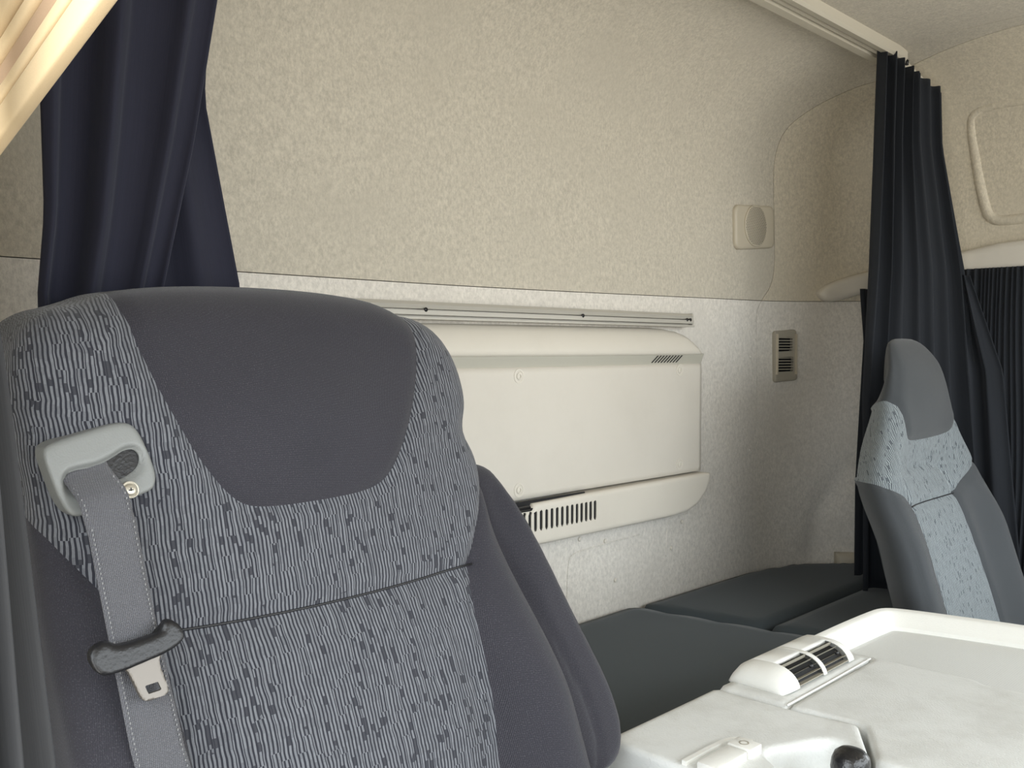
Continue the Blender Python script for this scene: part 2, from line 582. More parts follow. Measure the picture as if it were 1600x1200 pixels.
def wall_piece(name, fc, mat):
    P, F = sh.extract(fc)
    push = crease_sum(P, crs)
    wav = 0.004 * np.sin(P[:, 0] * 5.1 + 1.0) * np.sin(P[:, 1] * 6.3) * sm(P[:, 1], .12, .25)
    v = shell(P[:, 0], P[:, 1], push + wav)
    off = shell(P[:, 0], P[:, 1], 0.012) - shell(P[:, 0], P[:, 1], 0.0)
    v2, F2 = rim(v, F, off)
    o = make(name, v2, [f[::-1] for f in F2], mat, smooth=True, kind='structure', sharp=50)
    return o
wall_rear_upper = wall_piece('wall_rear_upper', rear_up, 'felt_upper')
wall_rear_lower = wall_piece('wall_rear_lower', rear_lo, 'felt_lower')
wall_right_upper = wall_piece('wall_right_upper', side_up, 'felt_side')
wall_right_lower = wall_piece('wall_right_lower', side_lo, 'felt_lower')
wall_rear_upper['label'] = 'beige felt upper rear wall curving into the roof'
wall_rear_lower['label'] = 'grey beige felt lower rear wall behind the bunk'
wall_right_upper['label'] = 'beige felt upper side panel with an embossed panel'
wall_right_lower['label'] = 'grey beige felt lower side wall with the side window'
emb_o = np.vstack([emb, emb[:1]])
pth = shell(emb_o[:, 0], emb_o[:, 1], 0.0085)
vs, fs = tube(pth, 0.0125, 14, up=(-1, 0.02, 0.03))
make('embossed_bead', vs, fs, 'felt_side', wall_right_upper)
# dark board behind the panel joints
sb = Sheet(-0.1, 4.3, -1.10, ZC - RZ + RZ * math.pi / 2, 0.08)
bf = sb.f
_, bf = sb.cut(bf, lambda P: sd(P, window_poly))
P, F = sb.extract(bf)
make('wall_backing', shell(P[:, 0], P[:, 1], 0.016), F, 'gap', kind='structure')
box('ceiling', (-0.10, -0.97, ZC - 0.003), (2.32, 1.22, ZC + 0.04), 'ceiling', kind='structure')
box('floor', (-0.10, -0.97, -EYE - 0.03), (2.32, 1.22, -EYE), 'floor', kind='structure')
# front of the cab: below and above the windscreen
vs, fs = join([box_mesh((0.02, -1.0, -1.10), (2.30, -0.95, -0.36)), box_mesh((0.02, -1.0, 0.62), (2.30, -0.95, 0.66)),
               box_mesh((0.02, -1.0, -0.36), (0.12, -0.95, 0.62)), box_mesh((2.24, -1.0, -0.36), (2.30, -0.95, 0.62))])
make('wall_front', vs, fs, 'felt_lower', smooth=False, kind='structure')
# left side: pillar behind the open door, the panel above it; unseen sill and forward part added to narrow the door light
vs, fs = join([box_mesh((-0.06, 0.60, -1.10), (0.085, 1.17, 0.66)), box_mesh((-0.06, -0.25, -1.10), (0.02, 0.60, -0.60)),
               box_mesh((-0.06, -0.95, 0.40), (0.10, 0.62, 0.66)), box_mesh((-0.06, -1.0, -1.10), (0.02, -0.25, 0.45))])
make('wall_left', vs, fs, 'felt_side', smooth=False, kind='structure')

# ---- door-frame trim across the top left: ribbed mouldings along the door header
hp0 = np.array([0.17, 0.580, 0.118]); hp1 = np.array([0.17, 0.432, 0.157])
hd = (hp1 - hp0) / np.linalg.norm(hp1 - hp0)
hu = np.array([0, -hd[2], hd[1]]) * -1
if hu[2] < 0: hu = -hu
def header_piece(name, up0, up1, x0, x1, mat, bev, parent=None):
    """one moulding of the header: up0..up1 measured across the run, x0..x1 into the cab"""
    n = 6
    prof = []
    cx, cu = (x0 + x1) / 2, (up0 + up1) / 2
    hx, hh = (x1 - x0) / 2, (up1 - up0) / 2
    for q in np.linspace(0, 2 * np.pi, 28, endpoint=False):
        c, s = math.cos(q), math.sin(q)
        prof.append((cx + hx * math.copysign(abs(c) ** bev, c), cu + hh * math.copysign(abs(s) ** bev, s)))
    vs = []
    ts = np.concatenate([np.linspace(-0.20, 0.9, 12)])
    for t in ts:
        base = hp0 + hd * t
        for px_, pu in prof:
            q = base + hu * pu
            vs.append((px_, q[1], q[2]))
    m = len(prof); fs = []
    for i in range(len(ts) - 1):
        for j in range(m):
            fs.append([i * m + j, i * m + (j + 1) % m, (i + 1) * m + (j + 1) % m, (i + 1) * m + j])
    fs.append(list(range(m))[::-1]); fs.append([(len(ts) - 1) * m + j for j in range(m)])
    return make(name, np.array(vs), fs, mat, parent)
header = header_piece('trim_1', 0.000, 0.0175, 0.168, 0.177, 'beige_trim', 0.45)
header['kind'] = 'structure'; header['label'] = 'cream ribbed door frame moulding across the top left corner'
header_piece('moulding', 0.0195, 0.0285, 0.1685, 0.178, 'beige_trim', 0.6, header)
header_piece('moulding', 0.0285, 0.043, 0.171, 0.178, 'tan_trim', 0.6, header)
header_piece('moulding', 0.043, 0.053, 0.1685, 0.178, 'beige_trim', 0.7, header)
header_piece('moulding', 0.0555, 0.22, 0.164, 0.178, 'beige_trim', 0.35, header)
header_piece('seal', 0.010, 0.060, 0.1745, 0.1775, 'gap', 0.5, header)

# ---- window-top trim on the right wall, tapering to a rounded end round the corner
strip_out = chaikin(np.array([(2.150, .134), (2.158, .146), (2.19, .165), (2.29, .192), (2.48, .219), (2.62, .245), (3.95, .26), (3.95, .19), (2.62, .178), (2.49, .163), (2.28, .140), (2.20, .114), (2.165, .116)]), 2)
r = soft(strip_out, 0.010, 0.03, 0.010, lambda a, b, d, c: shell(a, b, d - 0.026), [('x', None)])
o = make('trim_2', r['x'][0], [f[::-1] for f in r['x'][1]], 'cream', kind='structure')
o['label'] = 'cream trim above the side window with a rounded end'
# small ledge low in the corner behind the bunk
vs, fs = soft(np.array([(2.205, -.60), (2.34, -.60), (2.34, -.500), (2.205, -.502)]), 0.006, 0.03, 0.012, lambda a, b, d, c: shell(a, b, d - 0.028), [('x', None)])['x'][:2]
make('trim_3', vs, [f[::-1] for f in fs], 'bezel', kind='structure')

# ---- screws in the lower rear wall
for (x, z) in [(1.408, -.377), (1.668, -.373), (1.331, -.362), (1.945, -0.02), (1.945, -.24), (1.44, -.46), (1.63, -.425)]:
    vs, fs = lathe((x, YW - 0.0005, z), (0, -1, 0), [(0.0045, 0), (0.0045, 0.001), (0.003, 0.0022), (0.001, 0.0022)], 10)
    make('screw', vs, fs, 'felt_lower' if x > 1.9 else 'cream', wall_rear_lower)

# faint stamped outlines under the cover
for pts in ([(1.296, -.50), (1.298, -.40), (1.312, -.386), (1.40, -.383), (1.518, -.380)], [(1.612, -.44), (1.614, -.372), (1.626, -.360), (1.69, -.357)]):
    q = chaikin(np.array(pts), 2, False)
    vs, fs = tube(np.c_[q[:, 0], np.full(len(q), YW), q[:, 1]], 0.0018, 6, up=(0, 1, 0))
    make('stamped_edge', vs, fs, 'felt_lower', wall_rear_lower)

# ================================================================== CURTAIN RAIL ON THE ROOF
rail = thing('curtain_rail', (0.1, 0.87, 0.63), 'pale ribbed curtain rail running across the roof above the bunk', 'curtain rail')
prof = [(-0.034, 0.025), (-0.036, 0.004), (-0.030, 0.0), (-0.012, 0.0), (-0.010, 0.008), (-0.004, 0.008), (-0.003, 0.002), (0.003, 0.002), (0.004, 0.008), (0.010, 0.008), (0.012, 0.0), (0.028, -0.003), (0.033, 0.002), (0.033, 0.025)]
path = np.array([(x, 0.872, 0.631) for x in np.linspace(0.12, 2.06, 20)])
vs, fs = sweep(path, np.array(prof))
make('rail_body', vs, fs, 'rail', rail, sharp=30)
box('groove_shadow_strip', (0.13, 0.862, 0.6392), (2.04, 0.882, 0.6405), 'gap', rail)
for k in range(3):
    c = (2.05 + 0.02 * k, 0.865 - 0.006 * k, 0.628)
    vs, fs = lathe(c, (0, 0, 1), [(0.004, 0), (0.004, 0.012)], 8)
    make('glider', vs, fs, 'black_plastic', rail)
# short bent end of the rail going down to the side panel
pts = chaikin(np.array([(2.05, 0.868, 0.642), (2.12, 0.858, 0.630), (2.155, 0.845, 0.605), (2.175, 0.835, 0.57)]), 2, False)
vs, fs = sweep(pts, np.array([(-0.018, -0.008), (0.018, -0.008), (0.018, 0.008), (-0.018, 0.008)]), up=(0.3, 0.9, 0.2))
make('rail_end', vs, fs, 'rail', rail, sharp=30)

# ================================================================== REAR WINDOW COVER WITH VENTS
cov = thing('window_cover', (1.3, 1.14, -0.345), 'large cream window cover panel with air slots on the rear wall behind the driver seat', 'wall panel')
def wallmap(y0):
    return lambda a, b, d, c: np.c_[a, y0 + d + c, b]
XL = 0.74
top_out = chaikin(np.array([(XL, .040), (1.45, .043), (1.57, .043), (1.635, .034), (1.676, .006), (1.693, -.012), (1.69, -.014), (XL, -.014)]), 1)
def curved_top(a, b, d, c):
    bulge = 0.030 * np.cos(np.clip((b + .014) / .056, 0, 1) * np.pi / 2) ** 0.6
    return np.c_[a, 1.142 - bulge + d, b]
r = soft(top_out, 0.006, 0.02, 0.008, curved_top, [('x', None)])['x']
make('top_cover', r[0], r[1], 'cream', cov)
diag = []
for i in range(9):
    x = 1.512 + i * 0.0104
    diag.append(np.array([(x, -.0285), (x + .0054, -.0285), (x + .0334, -.0075), (x + .028, -.0075)]))
def diagf(P): return np.max([sd(P, q) for q in diag], axis=0)
strip_o = np.array([(XL, -.033), (1.692, -.033), (1.700, -.010), (XL, -.010)])
r = soft(strip_o, 0.002, 0.012, 0.0022, lambda a, b, d, c: np.c_[a, 1.119 + d + (b + .03) * -0.15, b], [(None, diagf), ('x', None)], stepb=0.002)['x']
make('vent_strip', r[0], r[1], 'cream_strip', cov, smooth=False)
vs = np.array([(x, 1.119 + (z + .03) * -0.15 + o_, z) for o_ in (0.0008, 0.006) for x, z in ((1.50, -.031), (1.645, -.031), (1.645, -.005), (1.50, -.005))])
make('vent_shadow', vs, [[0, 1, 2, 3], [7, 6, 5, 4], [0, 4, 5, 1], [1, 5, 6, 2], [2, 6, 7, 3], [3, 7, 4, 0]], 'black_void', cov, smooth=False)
plate = np.array([(XL, -.262), (1.690, -.262), (1.690, -.031), (XL, -.031)])
r = soft(plate, 0.004, 0.03, 0.01, wallmap(1.115), [('x', None)])['x']
make('cover_plate', r[0], r[1], 'cream_plate', cov)
for (x, z) in [(1.132, -.047), (1.607, -.044), (1.609, -.240), (1.132, -.243), (0.85, -.145)]:
    vs, fs = lathe((x, 1.1155, z), (0, -1, 0), [(0.0125, -0.001), (0.0125, 0.0012), (0.0095, 0.0012), (0.0085, 0.0002), (0.0065, 0.0002), (0.006, 0.0018), (0.003, 0.0026), (0.0026, 0.0012), (0.0005, 0.0012)], 20)
    make('cap_screw', vs, fs, 'cream', cov, sharp=40)
slots = [(1.318 - i * 0.01245 * (1 + 0.006 * i), -.2985) for i in range(22)]
def slotf(P):
    best = np.full(len(P), -1e9)
    for x, z in slots:
        qx = np.abs(P[:, 0] - x) - 0.0; qz = np.abs(P[:, 1] - z) - 0.0150
        d = 0.0036 - np.hypot(qx, np.clip(qz, 0, None))
        best = np.maximum(best, d)
    return best
bot = np.array([(XL, -.341), (1.575, -.343)] + [(1.62, -.340), (1.66, -.328), (1.69, -.305), (1.704, -.280), (1.706, -.2665), (1.69, -.2645)] + [(1.30, -.266), (1.155, -.268), (1.150, -.278), (XL, -.278)])
r = soft(bot, 0.007, 0.035, 0.0042, lambda a, b, d, c: np.c_[a, 1.100 + d, b], [(None, slotf), ('x', None)])['x']
vs, fs = rim(r[0], r[1], np.tile([0, .0018, 0], (len(r[0]), 1)))
make('bottom_cover', vs, fs, 'cream', cov, sharp=50)
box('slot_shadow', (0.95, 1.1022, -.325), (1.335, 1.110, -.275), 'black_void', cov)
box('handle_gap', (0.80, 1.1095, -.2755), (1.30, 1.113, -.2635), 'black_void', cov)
vs, fs = tube(np.array([(0.85, 1.100, -.273), (1.0, 1.100, -.273), (1.142, 1.100, -.273)]), 0.0042, 10)
make('pull_bar', vs, fs, 'black_plastic', cov)

# ---- aluminium rail above the cover
ar = thing('blind_rail', (1.2, 1.13, 0.045), 'grey aluminium profile rail with dark screw holes above the cream window cover', 'rail')
prof = [(0.0, 0.027), (0.014, 0.027), (0.018, 0.022), (0.016, 0.0155), (0.010, 0.0150), (0.010, 0.0135), (0.019, 0.013), (0.019, 0.006), (0.011, 0.0055), (0.011, 0.003), (0.020, 0.0028), (0.020, -0.001), (0.0, -0.001)]
prof = np.array(prof) * [1.5, 1.0]
vs = []
xs = np.linspace(0.55, 1.665, 12)
for x in xs:
    for a, b in prof: vs.append((x, 1.148 - a, 0.047 + b))
m = len(prof); fs = [[i * m + j, i * m + (j + 1) % m, (i + 1) * m + (j + 1) % m, (i + 1) * m + j] for i in range(len(xs) - 1) for j in range(m)]
fs += [list(range(m))[::-1], [(len(xs) - 1) * m + j for j in range(m)]]
make('profile', np.array(vs), fs, 'alu', ar, smooth=False)
for x in (0.93, 1.305, 1.64, 1.652):
    vs, fs = lathe((x, 1.121, 0.061), (0, -1, 0), [(0.0035, 0), (0.0035, 0.002)], 10)
    make('screw_hole', vs, fs, 'black_plastic', ar)
box('end_cap', (1.662, 1.122, 0.046), (1.668, 1.149, 0.075), 'alu', ar, bevel=0.002)

# ================================================================== SPEAKER
sp = thing('speaker', (1.937, 1.15, 0.23), 'square beige wall speaker with a round dotted grille high on the rear wall', 'speaker')
so = []
for cx, cz, a0 in ((2.000, .320, 0), (1.874, .310, 90), (1.876, .246, 180), (2.002, .258, 270)):
    for q in np.linspace(a0, a0 + 90, 6): so.append((cx + 0.019 * math.cos(math.radians(q)), cz + 0.019 * math.sin(math.radians(q))))
# rounded square bezel standing a little proud of the felt
r = soft(np.array(so), 0.004, 0.022, 0.006, lambda a, b, d, c: np.c_[a, 1.1375 - 0.006 * sm(a, 1.95, 2.02) + d, b], [('x', None)])['x']
make('bezel', r[0], r[1], 'bezel', sp)
gc = (1.939, 1.1352, 0.286)
vs, fs = lathe(gc, (0, -1, 0), [(0.048, -0.003), (0.048, 0.0002), (0.046, 0.0008), (0.001, 0.0016)], 40)
make('grille', vs, fs, 'bezel', sp)
parts = []
for i in range(-13, 14):
    for j in range(-13, 14):
        x = (j + 0.5 * (i % 2)) * 0.0044; z = i * 0.0038
        if math.hypot(x, z) < 0.0455:
            a = np.linspace(0, 2 * np.pi, 6, endpoint=False)
            y = gc[1] - 0.0011 - 0.0008 * (1 - math.hypot(x, z) / 0.049)
            parts.append((np.c_[gc[0] + x + np.cos(a) * 0.0012, np.full(6, y), gc[2] + z + np.sin(a) * 0.0012], [[0, 1, 2, 3, 4, 5]]))
vs, fs = join(parts)
make('grille_holes', vs, fs, 'black_void', sp, smooth=False, kind='stuff')

# ================================================================== AIR VENT IN THE CORNER WALL
av = thing('air_vent', (2.06, 1.13, -0.085), 'small upright grey air vent with two sets of slats on the corner wall', 'air vent')
def shmap(push): return lambda a, b, d, c: shell(a, b, d + push)
fo = []
for cx, cz, a0 in ((2.088, .039, 0), (2.035, .035, 90), (2.038, -.073, 180), (2.092, -.069, 270)):
    for q in np.linspace(a0, a0 + 90, 5): fo.append((cx + 0.008 * math.cos(math.radians(q)), cz + 0.008 * math.sin(math.radians(q))))
holes = [np.array([(2.036, -.007), (2.083, -.005), (2.083, .029), (2.036, .027)]), np.array([(2.038, -.056), (2.086, -.054), (2.086, -.019), (2.038, -.021)])]
r = soft(np.array(fo), 0.004, 0.020, 0.004, shmap(-0.010), [(None, lambda P: np.max([sd(P, h) for h in holes], axis=0)), ('x', None)])['x']
offs = np.tile([0.004, 0.010, 0], (len(r[0]), 1))
vs, fs = rim(r[0], r[1], offs)
make('frame', vs, [f[::-1] for f in fs], 'vent_frame', av, sharp=40)
P = Sheet(2.03, 2.092, -.06, .032, 0.01)
make('duct', shell(np.array(P.v)[:, 0], np.array(P.v)[:, 1], -0.001), P.f, 'black_void', av)
for h0 in (-.0555, -.0065):
    for k in range(5):
        z = h0 + 0.0068 * (k + 0.75)
        us = np.linspace(2.036, 2.086, 5)
        a = shell(us, np.full(5, z), -0.0125); b = shell(us, np.full(5, z + 0.0022), -0.0125)
        c2 = shell(us, np.full(5, z + 0.0012), -0.004); d2 = shell(us, np.full(5, z - 0.001), -0.004)
        vs = np.vstack([a, b, c2, d2]); fs = []
        for j in range(4):
            for p in range(4):
                q = (p + 1) % 4
                fs.append([p * 5 + j, q * 5 + j, q * 5 + j + 1, p * 5 + j + 1])
        make('slat', vs, fs, 'vent_frame', av, smooth=False)
for x in (2.030, 2.0905):
    us = np.array([x, x + 0.0035])
    vs = np.vstack([shell(us, np.full(2, z), -0.016) for z in (-.062, .036)] + [shell(us, np.full(2, z), -0.010) for z in (-.062, .036)])
    make('side_bead', vs, [[0, 1, 3, 2], [4, 6, 7, 5], [0, 2, 6, 4], [1, 5, 7, 3], [0, 4, 5, 1], [2, 3, 7, 6]], 'bezel', av, smooth=False)

# ================================================================== BUNK
ZB = -0.52
box('bunk_base', (0.09, 0.70, -EYE), (2.24, 1.14, ZB - 0.07), 'felt_lower', kind='structure')
def mattress(name, out, zt, label, R=0.018, puff=0.006, creases=()):
    cx = np.mean(out, axis=0)
    def mp(a, b, d, c):
        return np.c_[a, b, zt - d - c]
    r = soft(np.array(out), R, 0.075, 0.02, mp, [('x', None)], creases)['x']
    t = make(name, r[0], r[1], 'mattress', None, uv=r[2])
    return tag(t, label, 'mattress', 'bunk cushions')
def rounded(poly, rad=0.02, n=4):
    poly = np.array(poly, float); out = []
    for i in range(len(poly)):
        p, a, b = poly[i], poly[i - 1], poly[(i + 1) % len(poly)]
        da = (a - p) / np.linalg.norm(a - p); db = (b - p) / np.linalg.norm(b - p)
        for t in np.linspace(0, 1, n):
            out.append(((p + da * rad) * (1 - t) ** 2 + 2 * p * t * (1 - t) + (p + db * rad) * t ** 2))
    return np.array(out)
mattress('bunk_cushion', rounded([(0.10, 1.143), (1.488, 1.143), (1.577, 0.690), (0.70, 0.690), (0.70, 0.765), (0.10, 0.765)], 0.02), ZB + 0.004, 'large black bunk cushion between the driver seat and the engine cover')
mattress('bunk_cushion', rounded([(1.503, 1.143), (1.93, 1.138), (2.08, 1.10), (2.19, 1.00), (2.235, 0.89), (1.560, 0.890)], 0.02), ZB, 'black bunk cushion against the rear wall in the far corner')
mattress('bunk_cushion', rounded([(1.556, 0.880), (2.235, 0.880), (2.235, 0.690), (1.593, 0.690)], 0.015), ZB + 0.001, 'narrow black bunk cushion just behind the passenger seat')

# ================================================================== DRIVER SEAT
SC = 0.447
def dsurf(x, z):
    """front face of the driver backrest"""
    ax = np.abs(x - SC)
    y = 0.74 + 0.35 * z
    y = y - 0.052 * sm(ax, .12, .19) * sm(-z, .17, .34)
    y = y - 0.024 * np.exp(-((x - SC) / .12) ** 2 - ((z + .055) / .065) ** 2)
    y = y - 0.014 * np.exp(-((z + .33) / .09) ** 2) * (1 - sm(ax, .10, .16))
    y = y + 0.010 * np.exp(-((z + .085) / .02) ** 2) * sm(ax, .17, .22)
    return y
ds = thing('driver_seat', (SC, 0.45, -EYE), 'large striped grey and charcoal seat in the foreground with a belt guide at its shoulder', 'seat')
half = [(0, .058), (.07, .056), (.12, .051), (.142, .045), (.162, .036), (.185, .032), (.207, .018), (.222, -.012), (.224, -.05), (.2185, -.082), (.2165, -.092), (.219, -.105), (.219, -.15), (.222, -.25), (.228, -.36), (.23, -.50), (.225, -.66)]
dout = np.array([(SC + x, z) for x, z in half] + [(SC - x, z) for x, z in half[:0:-1]])
dout = chaikin(dout, 2)
head = chaikin(np.array([(.300, .12), (.307, .046), (.320, -.018), (.341, -.075), (.358, -.104), (.374, -.124), (.393, -.133), (.455, -.133), (.511, -.130), (.538, -.117), (.574, -.066), (.603, -.010), (.614, .043), (.62, .12)]), 2)
bl_in = [(.675, -.125), (.645, -.16), (.625, -.188), (.607, -.216), (.597, -.246), (.594, -.283), (.590, -.333), (.584, -.386), (.578, -.5), (.575, -.9)]
bol_r = np.vstack([chaikin(np.array([(.83, -.06)] + bl_in), 2, False), [(.95, -.9), (.95, -.06)]])
bol_l = bol_r.copy(); bol_l[:, 0] = 2 * SC - bol_l[:, 0]
bolf = lambda P: np.maximum(sd(P, bol_r), sd(P, bol_l))
lum = lambda P: P[:, 1] + 0.2175 - 0.006 * ((P[:, 0] - SC) / .16) ** 2
lumline = np.array([(x, -0.2175 + 0.006 * ((x - SC) / .16) ** 2) for x in np.linspace(.282, .612, 12)])
crz = [(head, 0.005, 0.006, True), (np.vstack([bol_r[:-2]]), 0.006, 0.006, False), (bol_l[:-2], 0.006, 0.006, False), (lumline, 0.004, 0.007, False), (lumline, 0.004, 0.022, False),
       (np.array([(.19, -.040), (.225, -.045), (.262, -.055)]), 0.006, 0.007, False)]
reg = [('headrest', lambda P: sd(P, head)), ('bolster', bolf), ('upper_cloth', lum), ('lumbar_cloth', None)]
def dmap(a, b, d, c): return np.c_[a, dsurf(a, b) + d * 1.0 + c, b]
R_ = soft(dout, 0.036, 0.105, 0.0062, dmap, reg, crz)
make('headrest', R_['headrest'][0], R_['headrest'][1], 'dark_cloth', ds, uv=R_['headrest'][2])
make('upper_cloth', R_['upper_cloth'][0], R_['upper_cloth'][1], 'dash', ds, uv=R_['upper_cloth'][2])
make('lumbar_cloth', R_['lumbar_cloth'][0], R_['lumbar_cloth'][1], 'dash', ds, uv=R_['lumbar_cloth'][2])
v, F, uvv = R_['bolster']
for sgn in (-1, 1):                                         # left and right bolster are separate pieces
    Fk = [f for f in F if (uvv[f[0]][0] / GS - SC) * sgn > 0]
    used = sorted({i for f in Fk for i in f}); mp_ = {u: k for k, u in enumerate(used)}
    make('bolster', v[used], [[mp_[i] for i in f] for f in Fk], 'dark_cloth', ds, uv=uvv[used])
q = np.array([(x, float(dsurf(np.array([x]), np.array([z]))[0]) + 0.0072, z) for x, z in lumline])
vs, fs = tube(q, 0.0011, 6)
make('lumbar_seam', vs, fs, 'black_plastic', ds)
vs = np.c_[dout[:, 0], dsurf(dout[:, 0], dout[:, 1]) + 0.10, dout[:, 1]]
make('back_shell', vs, [list(range(len(vs)))[::-1]], 'black_plastic', ds, smooth=False)
r = soft(rounded([(.215, 0.02), (.68, 0.02), (.68, .50), (.215, .50)], .05), 0.04, 0.12, 0.02, lambda a, b, d, c: np.c_[a, b, -0.60 - d - 0.02 * np.cos((a - SC) * 12)], [('x', None)])['x']
make('seat_cushion', r[0], r[1], 'dark_cloth', ds, uv=r[2])
vs, fs = join([box_mesh((.25, .08, -1.10), (.64, .46, -.72), 0.02), box_mesh((.29, .36, -.80), (.60, .62, -.62), 0.02)])
make('pedestal', vs, fs, 'black_plastic', ds, sharp=35)
# folded-up armrest on the right flank
ao = chaikin(np.array([(.655, -.125), (.677, -.126), (.702, -.128), (.712, -.145), (.733, -.211), (.750, -.288), (.763, -.337), (.768, -.369), (.764, -.400), (.745, -.424), (.709, -.430), (.675, -.41), (.655, -.30), (.645, -.20)]), 2)
aseam = np.array([(.662, -.14), (.668, -.171), (.685, -.235), (.704, -.301), (.716, -.345), (.721, -.37), (.719, -.395), (.708, -.42)])
r = soft(ao, 0.016, 0.06, 0.006, lambda a, b, d, c: np.c_[a, 0.783 + 0.48 * b + d + c + 0.012 * sm(.735 - a - (-.13 - b) * .18, 0, .04), b], [('x', None)], [(aseam, 0.004, 0.004, False)])['x']
make('armrest', r[0], r[1], 'dark_cloth', ds, uv=r[2])

# ---- belt guide on the shoulder
guide_o = chaikin(np.array([(.2300, -.074), (.2345, -.0685), (.260, -.062), (.288, -.0555), (.299, -.059), (.305, -.075), (.3095, -.095), (.307, -.106), (.298, -.110), (.278, -.1145), (.262, -.118), (.247, -.121), (.242, -.118), (.237, -.108), (.2318, -.086)]), 2)
slot_o = chaikin(np.array([(.2425, -.096), (.2445, -.0905), (.252, -.0885), (.266, -.0872), (.278, -.0825), (.288, -.077), (.296, -.0765), (.300, -.0815), (.2985, -.089), (.292, -.0945), (.281, -.099), (.270, -.1015), (.256, -.1035), (.246, -.104)]), 2)
def gmap(off): return lambda a, b, d, c: np.c_[a, 0.7285 + 0.35 * b + off + d + c, b]
r = soft(guide_o, 0.0035, 0.013, 0.0016, gmap(0), [(None, lambda P: sd(P, slot_o)), ('x', None)], [(slot_o, 0.0045, 0.0026, True)])['x']
off = np.tile([0, 0.007, 0], (len(r[0]), 1))
vs, fs = rim(r[0], r[1], off)
bgd = make('belt_guide', vs, fs, 'guide', ds, sharp=60, label='grey moulded plastic belt guide plate')
fl = slot_o.mean(0) + (slot_o - slot_o.mean(0)) * 1.22
make('slot_floor', np.c_[fl[:, 0], 0.7285 + 0.35 * fl[:, 1] + 0.0062, fl[:, 1]], [list(range(len(fl)))], 'black_plastic', bgd, smooth=False)
n_ = np.array([0, -1, 0.35])
sc_ = (0.2868, 0.7285 + 0.35 * -.1055 - 0.0004, -.1055)
vs, fs = lathe(sc_, n_, [(0.0066, -0.002), (0.0066, 0.0006), (0.0058, 0.0006), (0.0056, -0.0004), (0.0050, -0.0004), (0.0048, 0.0006), (0.003, 0.0014), (0.0002, 0.0016)], 20)
make('guide_screw', vs, fs, 'screw', bgd, label='pale cross-head screw')
vs, fs = join([box_mesh((sc_[0] - 0.0018, sc_[1] - 0.0019, sc_[2] - 0.0004), (sc_[0] + 0.0018, sc_[1] - 0.0013, sc_[2] + 0.0004)), box_mesh((sc_[0] - 0.0004, sc_[1] - 0.0019, sc_[2] - 0.0018), (sc_[0] + 0.0004, sc_[1] - 0.0013, sc_[2] + 0.0018))])
make('screw_cross', vs, fs, 'black_plastic', bgd, smooth=False)

# ---- seat belt
sbt = thing('seat_belt', (.27, .52, -.62), 'grey seat belt webbing with its buckle tongue hanging down the large foreground seat', 'seat belt')
zs = np.concatenate([np.linspace(-.0895, -.115, 7), np.linspace(-.13, -.62, 40)])
def belt_edges(z):
    t = np.clip((-z - .09) / .19, 0, 3)
    return .2415 + 0.0095 * t, .2745 + 0.0135 * np.minimum(t, 1) + .005 * np.clip(t - 1, 0, 3)
def belt_y(x, z):
    s = dsurf(x, z) - 0.007
    p = 0.702 + 0.35 * z
    g = 0.7285 + 0.35 * z + 0.008 - 0.030 * sm(-z, .089, .112)
    return np.where(z > -.125, g, np.minimum(p, s))
rows = []
K = 9
for z in zs:
    l, rr = belt_edges(z)
    xs = np.linspace(l, rr, K)
    zz = z + (0.0065 if z > -.1 else 0.0065) * (xs - l) / (rr - l) * (1 - 2 * sm(-z, .10, .17))
    rows.append(np.c_[xs, belt_y(np.full(K, (l + rr) / 2), np.full(K, z)) - 0.0008 * np.cos(np.linspace(-1.5, 1.5, K)), zz])
front = np.vstack(rows); n = len(zs)
back = front + [0, 0.0016, 0]
F1 = [[i * K + j, i * K + j + 1, (i + 1) * K + j + 1, (i + 1) * K + j] for i in range(n - 1) for j in range(K - 1)]
N = len(front)
F2 = [[q + N for q in f[::-1]] for f in F1]
F3 = [[i * K, (i + 1) * K, (i + 1) * K + N, i * K + N] for i in range(n - 1)] + [[i * K + K - 1 + N, (i + 1) * K + K - 1 + N, (i + 1) * K + K - 1, i * K + K - 1] for i in range(n - 1)]
uv = np.vstack([front[:, [0, 2]], back[:, [0, 2]]]) * GS
make('webbing', np.vstack([front, back]), F1 + F2 + F3, 'webbing', sbt, uv=uv)
for j, off_ in ((0, 0.0025), (K - 1, -0.0025)):              # stitch rows along both edges
    parts = []
    for i in range(len(zs) * 4):
        z = -.100 - i * 0.0032
        if z < -.60: break
        l, rr = belt_edges(z); x = (l if j == 0 else rr) + off_
        zz = z + 0.0065 * (0.0 if j == 0 else 1.0) * (1 - 2 * float(sm(-z, .10, .17)))
        y = float(belt_y(np.array([(l + rr) / 2]), np.array([z]))[0]) - 0.0010
        parts.append(box_mesh((x - .0004, y - .0004, zz - .0008), (x + .0004, y, zz + .0008)))
    vs, fs = join(parts)
    make('stitching', vs, fs, 'thread', sbt, smooth=False, kind='stuff')
def tmap(off): return lambda a, b, d, c: np.c_[a, 0.688 + 0.35 * b + off + d + c, b]
grip = chaikin(np.array([(.2275, -.2010), (.2310, -.1960), (.2405, -.1935), (.2455, -.1985), (.262, -.1975), (.2785, -.1955), (.2790, -.1900), (.2850, -.1885), (.2915, -.1940), (.2935, -.2015), (.288, -.2060), (.278, -.2095), (.262, -.2120), (.250, -.2140), (.236, -.2150), (.2300, -.2100)]), 1)
r = soft(grip, 0.003, 0.007, 0.0016, tmap(-0.002), [('x', None)])['x']
tg = make('tongue_grip', r[0], r[1], 'black_plastic', sbt, label='black plastic grip of the buckle tongue')
